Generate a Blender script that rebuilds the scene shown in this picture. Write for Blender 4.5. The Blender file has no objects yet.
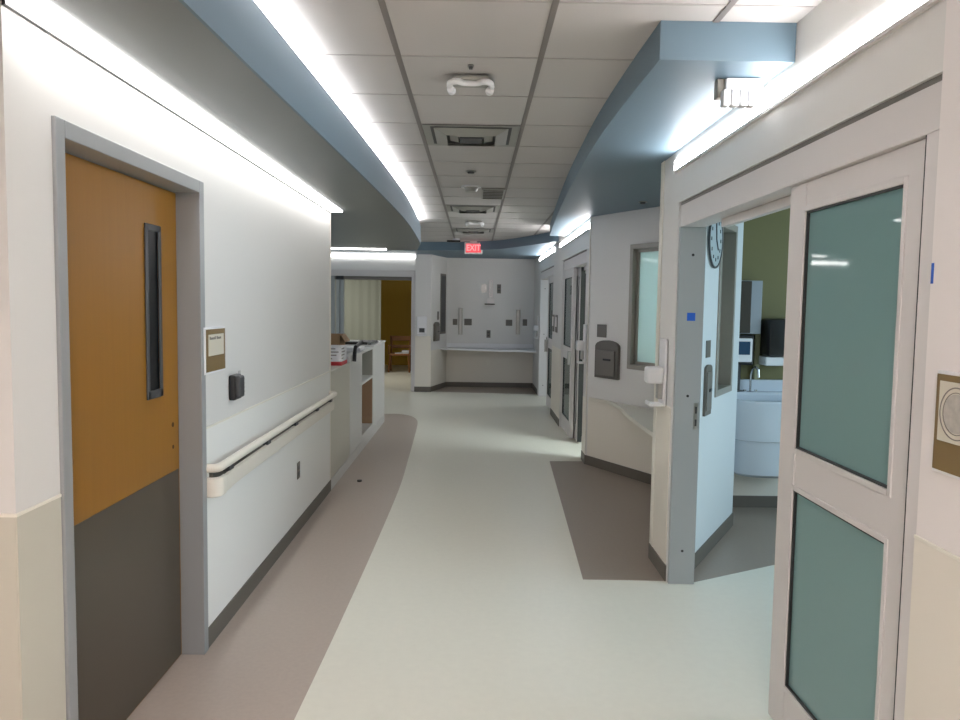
import bpy, bmesh, math, random
from mathutils import Vector, Matrix
random.seed(3)
scene = bpy.context.scene
C = scene.collection
ORG = {}          # object name -> world origin (things and parts share it)

# ------------------------------------------------------------ materials
def mat(name, col, rough=.5, metal=0., spec=.5, bump=0., bscale=60., var=0., vscale=4., coat=0.):
    m = bpy.data.materials.new(name); m.use_nodes = True
    nt = m.node_tree; b = nt.nodes['Principled BSDF']
    b.inputs['Base Color'].default_value = (*col, 1)
    b.inputs['Roughness'].default_value = rough
    b.inputs['Metallic'].default_value = metal
    b.inputs['Specular IOR Level'].default_value = spec
    b.inputs['Coat Weight'].default_value = coat
    tc = nt.nodes.new('ShaderNodeNewGeometry')
    if var:
        n = nt.nodes.new('ShaderNodeTexNoise'); n.inputs['Scale'].default_value = vscale
        n.inputs['Detail'].default_value = 5
        nt.links.new(tc.outputs['Position'], n.inputs['Vector'])
        r = nt.nodes.new('ShaderNodeMix'); r.data_type = 'RGBA'
        r.inputs['A'].default_value = (*[c*(1-var) for c in col], 1)
        r.inputs['B'].default_value = (*[min(1, c*(1+var)) for c in col], 1)
        nt.links.new(n.outputs['Fac'], r.inputs['Factor'])
        nt.links.new(r.outputs['Result'], b.inputs['Base Color'])
    if bump:
        n = nt.nodes.new('ShaderNodeTexNoise'); n.inputs['Scale'].default_value = bscale
        nt.links.new(tc.outputs['Position'], n.inputs['Vector'])
        bp = nt.nodes.new('ShaderNodeBump'); bp.inputs['Strength'].default_value = bump
        bp.inputs['Distance'].default_value = .002
        nt.links.new(n.outputs['Fac'], bp.inputs['Height'])
        nt.links.new(bp.outputs['Normal'], b.inputs['Normal'])
    return m
def emat(name, col, s):
    m = bpy.data.materials.new(name); m.use_nodes = True
    nt = m.node_tree; nt.nodes.clear()
    e = nt.nodes.new('ShaderNodeEmission'); e.inputs[0].default_value = (*col, 1); e.inputs[1].default_value = s
    o = nt.nodes.new('ShaderNodeOutputMaterial'); nt.links.new(e.outputs[0], o.inputs[0])
    return m
def frosted(name, col, trans=.5, rough=.06, clear=0.):
    m = bpy.data.materials.new(name); m.use_nodes = True
    nt = m.node_tree; nt.nodes.clear(); N = nt.nodes.new; L = nt.links.new
    d = N('ShaderNodeBsdfDiffuse'); d.inputs[0].default_value = (*col, 1)
    t = N('ShaderNodeBsdfTranslucent'); t.inputs[0].default_value = (*col, 1)
    a = N('ShaderNodeMixShader'); a.inputs[0].default_value = trans; L(d.outputs[0], a.inputs[1]); L(t.outputs[0], a.inputs[2])
    tr = N('ShaderNodeBsdfTransparent'); tr.inputs[0].default_value = (*[min(1, c*1.6) for c in col], 1)
    a2 = N('ShaderNodeMixShader'); a2.inputs[0].default_value = clear; L(a.outputs[0], a2.inputs[1]); L(tr.outputs[0], a2.inputs[2])
    g = N('ShaderNodeBsdfGlossy'); g.inputs['Roughness'].default_value = rough
    f = N('ShaderNodeFresnel'); f.inputs[0].default_value = 1.5
    b = N('ShaderNodeMixShader'); L(f.outputs[0], b.inputs[0]); L(a2.outputs[0], b.inputs[1]); L(g.outputs[0], b.inputs[2])
    o = N('ShaderNodeOutputMaterial'); L(b.outputs[0], o.inputs[0])
    return m
def wood(name, c1, c2, rough=.35, axis='Z', scale=9.):
    m = bpy.data.materials.new(name); m.use_nodes = True
    nt = m.node_tree; N = nt.nodes.new; L = nt.links.new; b = nt.nodes['Principled BSDF']
    g = N('ShaderNodeNewGeometry'); mp = N('ShaderNodeMapping'); L(g.outputs['Position'], mp.inputs['Vector'])
    s = [scale*2, scale*2, scale*2]; s['XYZ'.index(axis)] = scale*.09; mp.inputs['Scale'].default_value = s
    n = N('ShaderNodeTexNoise'); n.inputs['Scale'].default_value = 2.2; n.inputs['Detail'].default_value = 8; n.inputs['Roughness'].default_value = .6
    n.inputs['Distortion'].default_value = .4
    L(mp.outputs[0], n.inputs['Vector'])
    r = N('ShaderNodeMix'); r.data_type = 'RGBA'; r.inputs['A'].default_value = (*c1, 1); r.inputs['B'].default_value = (*c2, 1)
    L(n.outputs['Fac'], r.inputs['Factor']); L(r.outputs['Result'], b.inputs['Base Color'])
    b.inputs['Roughness'].default_value = rough
    return m

M = {}
M['wall'] = mat('wall_paint', (.70, .69, .665), .55, bump=.08, bscale=350)
M['roomwall'] = mat('room_wall_paint', (.66, .70, .71), .5)
M['wallwarm'] = mat('wall_paint_warm', (.80, .755, .735), .55, bump=.08, bscale=350)
M['tan'] = mat('wainscot_sheet', (.76, .715, .63), .38, bump=.1, bscale=420)
M['tanleft'] = mat('wainscot_sheet_pale', (.85, .85, .82), .38, bump=.1, bscale=420)
M['tancap'] = mat('wainscot_cap', (.80, .77, .68), .3)
M['taupe'] = mat('rubber_base', (.13, .115, .095), .5)
M['floor'] = mat('vinyl_floor', (.76, .745, .645), .33, var=.04, vscale=24, bump=.03, bscale=90)
M['brown'] = mat('vinyl_brown', (.45, .38, .325), .36, var=.09, vscale=45, bump=.03, bscale=90)
M['brownshade'] = mat('vinyl_brown_shaded', (.30, .25, .205), .36, var=.07, vscale=45, bump=.03, bscale=90)  # same brown vinyl with the shade put into a darker colour
M['blue'] = mat('soffit_blue', (.138, .208, .262), .5, var=.02)
M['under'] = mat('soffit_underside', (.165, .185, .185), .4, var=.06, vscale=1.5)
M['metal'] = mat('painted_frame', (.29, .305, .31), .35, metal=.0, bump=.03)
M['alu'] = mat('door_aluminium', (.64, .61, .595), .38, metal=.0, bump=.04, bscale=250)
M['aludark'] = mat('frame_dark', (.16, .15, .135), .4, metal=.2)
M['jamb'] = mat('jamb_grey', (.36, .39, .395), .4, metal=0., bump=.05)
M['black'] = mat('black_plastic', (.012, .012, .013), .35)
M['dark'] = mat('dark_grey', (.05, .052, .055), .45)
M['gasket'] = mat('gasket', (.02, .022, .022), .5)
M['white'] = mat('white_plastic', (.78, .78, .79), .3)
M['cream'] = mat('cream_vinyl', (.78, .74, .65), .32)
M['kick'] = mat('kick_plate', (.066, .052, .034), .3, var=.03)
M['doorwood'] = wood('maple_door', (.25, .108, .006), (.30, .135, .010), .45)
M['bronze'] = mat('sign_bronze', (.19, .125, .045), .45)
M['paper'] = mat('sign_panel', (.62, .58, .48), .5)
M['ink'] = mat('ink_grey', (.22, .2, .18), .6)
M['green'] = mat('green_paint', (.165, .15, .055), .6)
M['sink'] = mat('sink_acrylic', (.62, .68, .75), .2, coat=.3)
M['chrome'] = mat('chrome', (.7, .7, .7), .12, metal=1)
M['amber'] = wood('amber_panel', (.55, .33, .022), (.60, .37, .03), .5)
M['curtain'] = mat('curtain_fabric', (.28, .295, .25), .85, bump=.3, bscale=120)
M['chairwood'] = wood('chair_wood', (.20, .075, .018), (.27, .11, .028), .4)
M['lam'] = mat('desk_laminate', (.62, .62, .60), .38)
M['lamtan'] = mat('desk_laminate_tan', (.56, .54, .46), .38)
M['niche'] = mat('niche_grey', (.33, .33, .29), .5)
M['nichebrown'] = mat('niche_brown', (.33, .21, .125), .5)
M['cardboard'] = mat('cardboard', (.32, .19, .09), .7)
M['red'] = mat('red_print', (.50, .03, .03), .5)
M['glassd'] = frosted('frosted_glass_teal', (.36, .54, .52), .55, .04)
M['glassw'] = frosted('frosted_glass_light', (.66, .80, .785), .6, .05)
M['glasst'] = frosted('tinted_glass', (.30, .42, .40), .4, .03, .45)
M['glassk'] = mat('dark_glass', (.006, .007, .008), .35, spec=.15)
M['tape'] = mat('blue_tape', (.01, .11, .55), .6)
M['screen'] = mat('tablet_screen', (.03, .07, .13), .1)
M['tcross'] = mat('ceiling_cross_bar', (.43, .41, .395), .6)
M['tgrid'] = mat('ceiling_grid', (.22, .20, .19), .5)
M['vent'] = mat('vent_metal', (.34, .34, .31), .4, metal=.2)
M['holder'] = mat('taupe_plastic', (.13, .118, .10), .45)
M['tile'] = mat('ceiling_tile', (.545, .525, .51), .85, bump=.35, bscale=160, var=.015, vscale=200)
M['strip'] = emat('strip_lens', (1, .98, .965), 6)
M['cove'] = emat('cove_lens', (.985, .975, 1.0), 28)
M['wallstrip'] = emat('wall_strip_lens', (1, .98, .985), 22)
M['farstrip'] = emat('far_strip_lens', (1, .99, .97), 6)
M['room'] = emat('fill_panel_lens', (1, .885, .865), 45)  # warm glow of the added panels behind the viewer
M['exitred'] = emat('exit_letters', (1, .21, .22), 1.25)
M['exitface'] = emat('exit_face', (1, .12, .14), .62)
M['chromegrey'] = mat('brushed', (.45, .45, .44), .3, metal=.8)
M['ledge'] = mat('ledge_solid_surface', (.72, .69, .60), .3)

# ------------------------------------------------------------ mesh helpers
class MB:
    def __init__(s): s.bm = bmesh.new()
    def _add(s, verts, faces):
        vs = [s.bm.verts.new(v) for v in verts]
        for f in faces:
            try: s.bm.faces.new([vs[i] for i in f])
            except ValueError: pass
        return vs
    def box(s, x0, x1, y0, y1, z0, z1, bev=0., seg=2, mtx=None):
        b = bmesh.new(); bmesh.ops.create_cube(b, size=1)
        for v in b.verts:
            v.co = Vector(((x0+x1)/2+v.co.x*(x1-x0), (y0+y1)/2+v.co.y*(y1-y0), (z0+z1)/2+v.co.z*(z1-z0)))
        if bev:
            bev = min(bev, .45*min(abs(x1-x0), abs(y1-y0), abs(z1-z0)))
            bmesh.ops.bevel(b, geom=b.edges[:], offset=bev, segments=seg, affect='EDGES', profile=.5)
        s.merge(b, mtx); return s
    def merge(s, b, mtx=None):
        if mtx: bmesh.ops.transform(b, matrix=mtx, verts=b.verts)
        me = bpy.data.meshes.new('t'); b.to_mesh(me); b.free(); s.bm.from_mesh(me); bpy.data.meshes.remove(me)
    def prism(s, pts, z0, z1, mtx=None):
        b = bmesh.new(); n = len(pts)
        lo = [b.verts.new((p[0], p[1], z0)) for p in pts]; hi = [b.verts.new((p[0], p[1], z1)) for p in pts]
        b.faces.new(lo[::-1]); b.faces.new(hi)
        for i in range(n): b.faces.new((lo[i], lo[(i+1) % n], hi[(i+1) % n], hi[i]))
        bmesh.ops.recalc_face_normals(b, faces=b.faces)
        s.merge(b, mtx); return s
    def cyl(s, p0, p1, r, r2=None, n=20):
        p0 = Vector(p0); p1 = Vector(p1); d = p1-p0; b = bmesh.new()
        bmesh.ops.create_cone(b, cap_ends=True, segments=n, radius1=r, radius2=r if r2 is None else r2, depth=d.length)
        q = d.to_track_quat('Z', 'Y').to_matrix().to_4x4()
        s.merge(b, Matrix.Translation((p0+p1)/2) @ q); return s
    def tube(s, pts, r, n=12):
        pts = [Vector(p) for p in pts]; rings = []; b = s.bm
        prev = None
        for i, p in enumerate(pts):
            t = (pts[min(i+1, len(pts)-1)]-pts[max(i-1, 0)]).normalized()
            if prev is None:
                a = Vector((0, 0, 1)) if abs(t.z) < .9 else Vector((1, 0, 0)); u = t.cross(a).normalized()
            else: u = (prev-t*prev.dot(t)).normalized()
            prev = u; w = t.cross(u)
            rings.append([b.verts.new(p+(u*math.cos(2*math.pi*k/n)+w*math.sin(2*math.pi*k/n))*r) for k in range(n)])
        for i in range(len(rings)-1):
            for k in range(n): b.faces.new((rings[i][k], rings[i][(k+1) % n], rings[i+1][(k+1) % n], rings[i+1][k]))
        b.faces.new(rings[0][::-1]); b.faces.new(rings[-1]); return s
    def sweep(s, prof, path, z=0.):
        """profile (n,z) swept along an xy path; n is the offset to the right of travel"""
        b = s.bm; rings = []
        for i, p in enumerate(path):
            a = Vector(path[max(i-1, 0)]); c = Vector(path[min(i+1, len(path)-1)]); t = (c-a).normalized()
            nr = Vector((t.y, -t.x))
            rings.append([b.verts.new((p[0]+nr.x*q[0], p[1]+nr.y*q[0], q[1]+z)) for q in prof])
        n = len(prof)
        for i in range(len(rings)-1):
            for k in range(n): b.faces.new((rings[i][k], rings[i][(k+1) % n], rings[i+1][(k+1) % n], rings[i+1][k]))
        b.faces.new(rings[0][::-1]); b.faces.new(rings[-1]); return s
def obj(name, mb, m, parent=None, loc=None, smooth=False):
    bm = mb.bm; bmesh.ops.recalc_face_normals(bm, faces=bm.faces)
    org = Vector(ORG[parent.name]) if parent else Vector(loc if loc else (0, 0, 0))
    bmesh.ops.translate(bm, vec=-org, verts=bm.verts)
    me = bpy.data.meshes.new(name); bm.to_mesh(me); bm.free()
    me.materials.append(M[m] if isinstance(m, str) else m)
    if smooth:
        for p in me.polygons: p.use_smooth = True
        try: me.set_sharp_from_angle(angle=math.radians(40))
        except Exception: pass
    o = bpy.data.objects.new(name, me); C.objects.link(o)
    if parent: o.parent = parent
    else: o.location = org
    ORG[o.name] = tuple(org); return o
def thing(name, label, cat, loc, group=None, kind=None):
    o = bpy.data.objects.new(name, None); C.objects.link(o); o.location = loc; o.empty_display_size = .1
    ORG[o.name] = tuple(loc); return tag(o, label, cat, group, kind)
def tag(o, label=None, cat=None, group=None, kind=None):
    if label: o['label'] = label
    if cat: o['category'] = cat
    if group: o['group'] = group
    if kind: o['kind'] = kind
    return o
def S(name, mb, m, label, cat, parent=None, smooth=False):
    o = obj(name, mb, m, parent, smooth=smooth)
    if parent is None: tag(o, label, cat, kind='structure')
    return o
def frame(p0, p1):
    """local frame of a vertical wall: s along, t to the LEFT of p0->p1, z up"""
    u = Vector((p1[0]-p0[0], p1[1]-p0[1], 0)).normalized(); n = Vector((-u.y, u.x, 0))
    return Matrix(((u.x, n.x, 0, p0[0]), (u.y, n.y, 0, p0[1]), (0, 0, 1, 0), (0, 0, 0, 1)))
def wallmb(mb, p0, p1, t0, t1, z0, z1, holes=()):
    F = frame(p0, p1); L = math.hypot(p1[0]-p0[0], p1[1]-p0[1])
    ss = sorted({0, L, *[h[0] for h in holes], *[h[1] for h in holes]}); ss = [a for a in ss if 0 <= a <= L]
    zs = sorted({z0, z1, *[h[2] for h in holes], *[h[3] for h in holes]}); zs = [a for a in zs if z0 <= a <= z1]
    for i in range(len(ss)-1):
        for j in range(len(zs)-1):
            cs = (ss[i]+ss[i+1])/2; cz = (zs[j]+zs[j+1])/2
            if any(h[0] < cs < h[1] and h[2] < cz < h[3] for h in holes): continue
            mb.box(ss[i], ss[i+1], t0, t1, zs[j], zs[j+1], mtx=F)
    bmesh.ops.remove_doubles(mb.bm, verts=mb.bm.verts, dist=1e-5)
    # drop the doubled inner faces between neighbouring cells
    seen = {}
    for f in list(mb.bm.faces):
        k = tuple(sorted(v.index for v in f.verts)) if False else tuple(sorted(tuple(round(c, 4) for c in v.co) for v in f.verts))
        seen.setdefault(k, []).append(f)
    kill = [f for fs in seen.values() if len(fs) > 1 for f in fs]
    if kill: bmesh.ops.delete(mb.bm, geom=kill, context='FACES_ONLY')
    return F
def interp(pts, n):
    """Catmull-Rom through xy points"""
    out = []; P = [Vector(p) for p in pts]; P = [2*P[0]-P[1]]+P+[2*P[-1]-P[-2]]
    for i in range(1, len(P)-2):
        for k in range(n):
            t = k/n; a, b, c, d = P[i-1:i+3]
            out.append(tuple(.5*((2*b)+(c-a)*t+(2*a-5*b+4*c-d)*t*t+(-a+3*b-3*c+d)*t**3)))
    out.append(tuple(P[-2])); return out
def text_mb(txt, size, mtx, depth=.002, font=None):
    cu = bpy.data.curves.new('t', 'FONT'); cu.body = txt; cu.size = size; cu.extrude = depth
    cu.align_x = 'CENTER'; cu.align_y = 'CENTER'; cu.offset = size*.018
    o = bpy.data.objects.new('t', cu); C.objects.link(o)
    dg = bpy.context.evaluated_depsgraph_get(); me = bpy.data.meshes.new_from_object(o.evaluated_get(dg))
    me.transform(mtx); mb = MB(); mb.bm.from_mesh(me)
    bpy.data.objects.remove(o); bpy.data.curves.remove(cu); bpy.data.meshes.remove(me); return mb

XL, XR, ZC, ZS, ZR = -1.249, 1.1785, 2.709, 2.43, 2.567
ZRAIL = 1.055; T = .61; G1 = -.344; R0 = 3.36

# ------------------------------------------------------------ floor
S('floor', MB().box(-5.5, 5, -4.2, 21, -.08, 0), 'floor', 'pale greige sheet vinyl corridor floor', 'floor')
left_edge = interp([(-1.0, -1.5), (-.83, 0), (-.735, 1.6), (-.692, 2.92), (-.668, 4.2), (-.655, 5.6), (-.655, 6.87), (-.685, 8.0), (-.725, 9.3),
                    (-.765, 10.4), (-.816, 10.85), (-.93, 11.18), (-1.10, 11.34), (-1.32, 11.36)], 6)
S('floor', MB().prism([(-2.4, -1.5)]+left_edge+[(-1.9, 11.36), (-1.9, 10.6), (XL+.001, 10.55), (XL+.001, 3.49), (-1.40, 3.49), (-1.40, 2.3), (XL+.001, 2.3), (XL+.001, 2.06), (-2.4, 2.06)], 0, .0015), 'brown',
  'brown curved floor band along the left wall and desk', 'floor')
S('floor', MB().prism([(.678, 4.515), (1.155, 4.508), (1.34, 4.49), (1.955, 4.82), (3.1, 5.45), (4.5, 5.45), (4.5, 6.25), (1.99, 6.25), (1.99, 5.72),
                       (1.95, 6.6), (1.2, 8.05), (.818, 8.03)], 0, .0015), 'brownshade', 'brown floor patch in front of the charting alcove on the right', 'floor')
S('floor', MB().prism([(-.80, 14.36), (1.178, 14.16), (1.178, 15.3), (-.56, 15.3)], 0, .0015), 'brownshade', 'brown floor under the far wall counter', 'floor')

# ------------------------------------------------------------ ceiling
ceil = S('ceiling', MB().box(-5.5, 5, -4.2, 21, ZC, ZC+.08), 'tile', 'white acoustic tile ceiling above the corridor', 'ceiling')
g = MB(); g2 = MB(); w = .012
for k in (-2, -1, 0, 1, 2, 3):
    g.box(G1+k*T-w, G1+k*T+w, -4.1, 13.4, ZC-.004, ZC)
for k in range(-12, 17):
    g2.box(-1.7, 1.178, R0+k*T-.0052, R0+k*T+.0052, ZC-.003, ZC)
obj('grid', g, 'tgrid', ceil); obj('cross_grid', g2, 'tcross', ceil)

# ------------------------------------------------------------ soffits
sof_edge = interp([(-1.10, -4.1), (-.98, -1.5), (-.865, 0), (-.80, 1.4), (-.765, 2.75), (-.725, 4.1), (-.688, 5.6), (-.668, 7.0), (-.678, 8.2), (-.705, 9.3), (-.735, 10.1)], 8)+[(-.79, 10.6), (-.87, 11.3)]
def inset(path, d):
    out = []
    for i, p in enumerate(path):
        a = Vector(path[max(i-1, 0)]); c = Vector(path[min(i+1, len(path)-1)]); t = (c-a).normalized()
        out.append((p[0]-t.y*d, p[1]+t.x*d))
    return out
LIP = 2.655
sl = S('ceiling', MB().prism(sof_edge+[(-5.4, 11.3), (-5.4, -4.1)], ZS, ZS+.03), 'under', 'dropped grey soffit over the left wall with curved edge', 'soffit')
obj('bulkhead', MB().prism(inset(sof_edge, .22)+[(-5.3, 11.29), (-5.3, -4.1)], ZS+.03, ZC-.001), 'wall', sl)
obj('fascia', MB().sweep([(0, ZS-.004), (.012, ZS-.004), (.012, LIP), (0, LIP)], sof_edge), 'blue', sl)
obj('fascia_end', MB().box(-1.1, -.865, 11.29, 11.302, ZS-.004, LIP), 'blue', sl)
cove = thing('cove_light', 'long curved white cove light above the blue fascia on the left', 'light', (-.8, 4, 2.6))
cedge = [p for p in sof_edge if p[1] < 9.75]
obj('lens', MB().sweep([(-.075, LIP-.012), (-.012, LIP-.012), (-.012, LIP-.008), (-.075, LIP-.008)], cedge), 'cove', cove)
obj('housing', MB().sweep([(-.08, ZS+.031), (-.004, ZS+.031), (-.004, LIP-.013), (-.08, LIP-.013)], cedge), 'white', cove)

redge = interp([(.672, 2.905), (.662, 3.5), (.664, 4.3), (.69, 5.2), (.735, 6.3), (.80, 7.5), (.885, 8.9), (.965, 10.1)], 8)
sr = S('ceiling', MB().prism(redge+[(XR-.002, 10.1), (XR-.002, 7.92), (2.3, 7.4), (2.3, 5.2), (XR-.002, 4.6), (XR-.002, 2.905)], ZR, ZC), 'blue',
       'dropped blue soffit with curved edge over the right wall', 'soffit')
bedge = interp([(XR-.002, 10.95), (1.06, 11.1), (.82, 11.75), (.40, 12.6), (-.1, 13.0), (-.55, 13.15), (-.94, 13.22), (-1.5, 13.1), (-3, 12.4), (-5.4, 11.6)], 8)
S('ceiling', MB().prism(bedge+[(-5.4, 14.34), (-.9, 14.34), (-.9, 15.24), (XR-.002, 15.24)], ZR, ZC), 'blue', 'curved blue soffit crossing the far end of the corridor', 'soffit')

# ------------------------------------------------------------ left wall with wood door
w1 = MB(); wallmb(w1, (XL, 2.065), (XL, 6.62), 0, .13, 0, ZS, [(.255, 1.42, -1, 2.155)])
wl = S('wall_left', w1, 'wall', 'off-white left wall beside the wooden door', 'wall')
obj('wainscot', MB().box(XL, XL+.004, 3.522, 6.62, .1, ZRAIL), 'tanleft', wl); obj('wainscot', MB().box(XL, XL+.004, 2.062, 2.285, .1, ZRAIL), 'lamtan', wl)
obj('wainscot_cap', MB().box(XL, XL+.007, 3.522, 6.623, ZRAIL-.004, ZRAIL+.006, .002).box(XL, XL+.007, 2.058, 2.285, ZRAIL-.004, ZRAIL+.006, .002), 'tancap', wl)
obj('corner_guard', MB().box(XL-.03, XL+.005, 6.62, 6.625, .1, ZS, .001).box(XL, XL+.005, 6.59, 6.625, .1, ZS, .001), 'tancap', wl)
S('baseboard_left', MB().box(XL, XL+.008, 3.522, 6.625, 0, .098, .002).box(XL, XL+.008, 2.057, 2.285, 0, .098, .002), 'taupe', 'dark taupe rubber base along left wall', 'baseboard')
w2 = MB(); wallmb(w2, (-5.4, 2.065), (XL-.131, 2.065), 0, .12, 0, ZS)
wn = S('wall_near_left', w2, 'wall', 'pinkish wall face turning away left of the wooden door', 'wall')
obj('wainscot', MB().box(-5.4, XL, 2.060, 2.065, .1, ZRAIL), 'lamtan', wn)
obj('wainscot_cap', MB().box(-5.4, XL+.003, 2.056, 2.065, ZRAIL-.004, ZRAIL+.006, .002), 'tancap', wn)

d1 = thing('door_1', 'wooden door with narrow dark vision slit and grey kick plate', 'door', (-1.342, 2.9, 0), kind='structure')
fr = MB()
fr.box(-1.36, XL+.012, 3.465, 3.520, 0, 2.184, .003)
fr.box(-1.36, XL+.012, 2.290, 2.343, 0, 2.184, .003)
fr.box(-1.36, XL+.012, 2.343, 3.465, 2.130, 2.184, .003)
fr.box(-1.38, -1.355, 3.40, 3.47, 0, 2.13).box(-1.38, -1.355, 2.343, 2.39, 0, 2.13)
obj('door_frame', fr, 'metal', d1)
slit = (3.127, 3.274, 1.243, 1.955)
lf = MB(); xf = -1.342
y0, y1 = 2.349, 3.459
for a, b, c, d in ((y0, slit[0], .008, 2.124), (slit[1], y1, .008, 2.124), (slit[0], slit[1], .008, slit[2]), (slit[0], slit[1], slit[3], 2.124)):
    lf.box(xf-.045, xf, a, b, c, d)
lf.box(xf-.05, xf-.044, slit[0], slit[1], slit[2], slit[3])
leaf = obj('door_leaf', lf, 'doorwood', d1)
obj('kick_plate', MB().box(xf, xf+.002, y0+.004, y1-.012, .012, .885, .001), 'kick', d1)
vf = MB()
a, b, c, d = slit
vf.box(xf, xf+.008, a-.005, a+.022, c-.005, d+.005, .003).box(xf, xf+.008, b-.022, b+.005, c-.005, d+.005, .003)
vf.box(xf, xf+.008, a, b, d-.022, d+.005, .003).box(xf, xf+.008, a, b, c-.005, c+.03, .003)
vp = obj('vision_frame', vf, 'dark', d1); obj('glass', MB().box(xf-.006, xf-.001, a+.02, b-.02, c+.02, d-.02), 'glassk', vp)
h = MB()
for zz, r in ((1.095, .011), (.995, .009)):
    h.cyl((xf-.001, 3.392, zz), (xf+.0015, 3.392, zz), r)
obj('lock_hole', h, mat('hole_brown', (.05, .015, .005), .6), d1)

# ------------------------------------------------------------ handrail on the left wall
hr = thing('handrail', 'long cream wall handrail right of the wooden door', 'handrail', (XL, 4.9, .85))
prof = [(.021*math.cos(t), .868+.021*math.sin(t)) for t in [2*math.pi*k/16 for k in range(16)]]
path = [(XL+.005, 3.56), (XL+.02, 3.535), (XL+.042, 3.54)]
path = interp([(XL+.008, 3.534), (XL+.045, 3.540), (XL+.058, 3.58), (XL+.058, 3.75), (XL+.058, 5.0), (XL+.058, 6.38), (XL+.058, 6.50), (XL+.045, 6.545), (XL+.008, 6.55)], 5)
obj('grip', MB().sweep(prof, path), 'cream', hr, smooth=True)
path2 = interp([(XL+.006, 3.532), (XL+.036, 3.536), (XL+.058, 3.58), (XL+.058, 3.7), (XL+.05, 3.9), (XL+.045, 5.0), (XL+.045, 6.40), (XL+.03, 6.53), (XL+.006, 6.535)], 5)
obj('bumper', MB().sweep([(-.006, .728), (.006, .735), (.010, .775), (.006, .812), (-.006, .818), (-.012, .775)], path2), 'tan', hr, smooth=True)
path3 = interp([(XL+.004, 3.530), (XL+.040, 3.533), (XL+.062, 3.565), (XL+.062, 3.62)], 5)
obj('end_return', MB().sweep([(-.006, .726), (.008, .733), (.010, .778), (.008, .818), (-.006, .824)], path3), 'cream', hr, smooth=True)
for yy in (3.75, 4.45, 5.15, 5.85, 6.4):
    obj('bracket', MB().box(XL+.004, XL+.055, yy-.035, yy+.035, .815, .848, .004), 'dark', hr)
obj('backing', MB().box(XL+.004, XL+.022, 3.57, 6.52, .79, .852, .002), 'holder', hr)

# signs, reader, outlet on left wall
def shadow_text(mb, y, z, w, h, n, x):
    yy = y
    for k in range(n):
        ww = w/n; mb.box(x, x+.0015, yy+ww*.12, yy+ww*.8, z, z+h*(1 if k in (0, 4) else .72)); yy += ww
sg = thing('room_sign', 'small bronze room sign with pale insert beside the wooden door', 'sign', (XL, 3.69, 1.42))
obj('backing', MB().box(XL, XL+.016, 3.496, 3.783, 1.308, 1.526, .002), 'white', sg)
obj('plate', MB().box(XL+.016, XL+.019, 3.514, 3.776, 1.318, 1.516, .001), 'bronze', sg)
ins = obj('insert', MB().box(XL+.019, XL+.021, 3.536, 3.748, 1.392, 1.492, .001), 'paper', sg)
tx = MB(); shadow_text(tx, 3.548, 1.468, .085, .014, 5, XL+.021); shadow_text(tx, 3.643, 1.468, .065, .014, 4, XL+.021)
obj('lettering', tx, 'ink', ins)
kb = thing('card_reader', 'black keypad lock box on the left wall above the handrail', 'keypad', (XL, 4.03, 1.2))
obj('housing', MB().box(XL+.001, XL+.035, 3.875, 3.990, 1.143, 1.272, .008), 'black', kb)
obj('cover', MB().box(XL+.03, XL+.058, 3.880, 3.965, 1.155, 1.268, .01), 'dark', kb)
for k in range(4): obj('button', MB().box(XL+.035, XL+.039, 3.990, 4.030, 1.17+k*.022, 1.18+k*.022, .001), 'chromegrey', kb)
obj('shackle', MB().tube([(XL+.02, 4.005, 1.265), (XL+.02, 4.005, 1.285), (XL+.02, 3.990, 1.285), (XL+.02, 3.990, 1.26)], .004), 'chromegrey', kb)
def outlet(name, label, F, s, z, w, h, m, group=None, sock=True, cat='outlet'):
    p = F @ Vector((s, 0, z)); t = thing(name, label, cat, tuple(p), group)
    obj('cover_plate', MB().box(s-w/2, s+w/2, -.006, 0, z-h/2, z+h/2, .002, mtx=F), m, t)
    if sock:
        for dz in (-.022, .022): obj('socket', MB().box(s-w*.25, s+w*.25, -.008, -.005, z+dz*h/.115-.014, z+dz*h/.115+.014, .001, mtx=F), 'dark', t)
    return t
FL = frame((XL+.004, 7), (XL+.004, 2)) # s from y=7 downward; left of travel (-y) is +x => t positive = corridor side
FLo = frame((XL+.004, 2), (XL+.004, 7)) # t negative = corridor
outlet('wall_outlet', 'dark duplex outlet low on the left wall under the handrail', FLo, 3.39, .452, .075, .118, 'holder')
tag(obj('bottle_cap', MB().cyl((-1.045, 6.98, .0015), (-1.045, 6.98, .016), .022), 'black', loc=(-1.045, 6.98, .0015)), 'tiny black cap lying on the brown floor band by the desk', 'cap')

# left soffit strip light
ll = thing('linear_light', 'long white linear ceiling light washing the left wall above the wooden door', 'light', (-1.19, 4.3, ZS))
obj('lens', MB().box(XL+.0105, -1.142, 2.07, 6.60, ZS-.012, ZS-.001), 'strip', ll)
obj('trim', MB().box(XL, XL+.010, 2.066, 6.62, ZS-.016, ZS-.001), 'black', ll)
l2 = thing('linear_light', 'short white linear light in the grey soffit over the nurse desk', 'light', (-1.7, 11.1, ZS))
obj('lens', MB().box(-2.6, -1.29, 11.03, 11.15, ZS-.012, ZS-.001), 'farstrip', l2)

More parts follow.
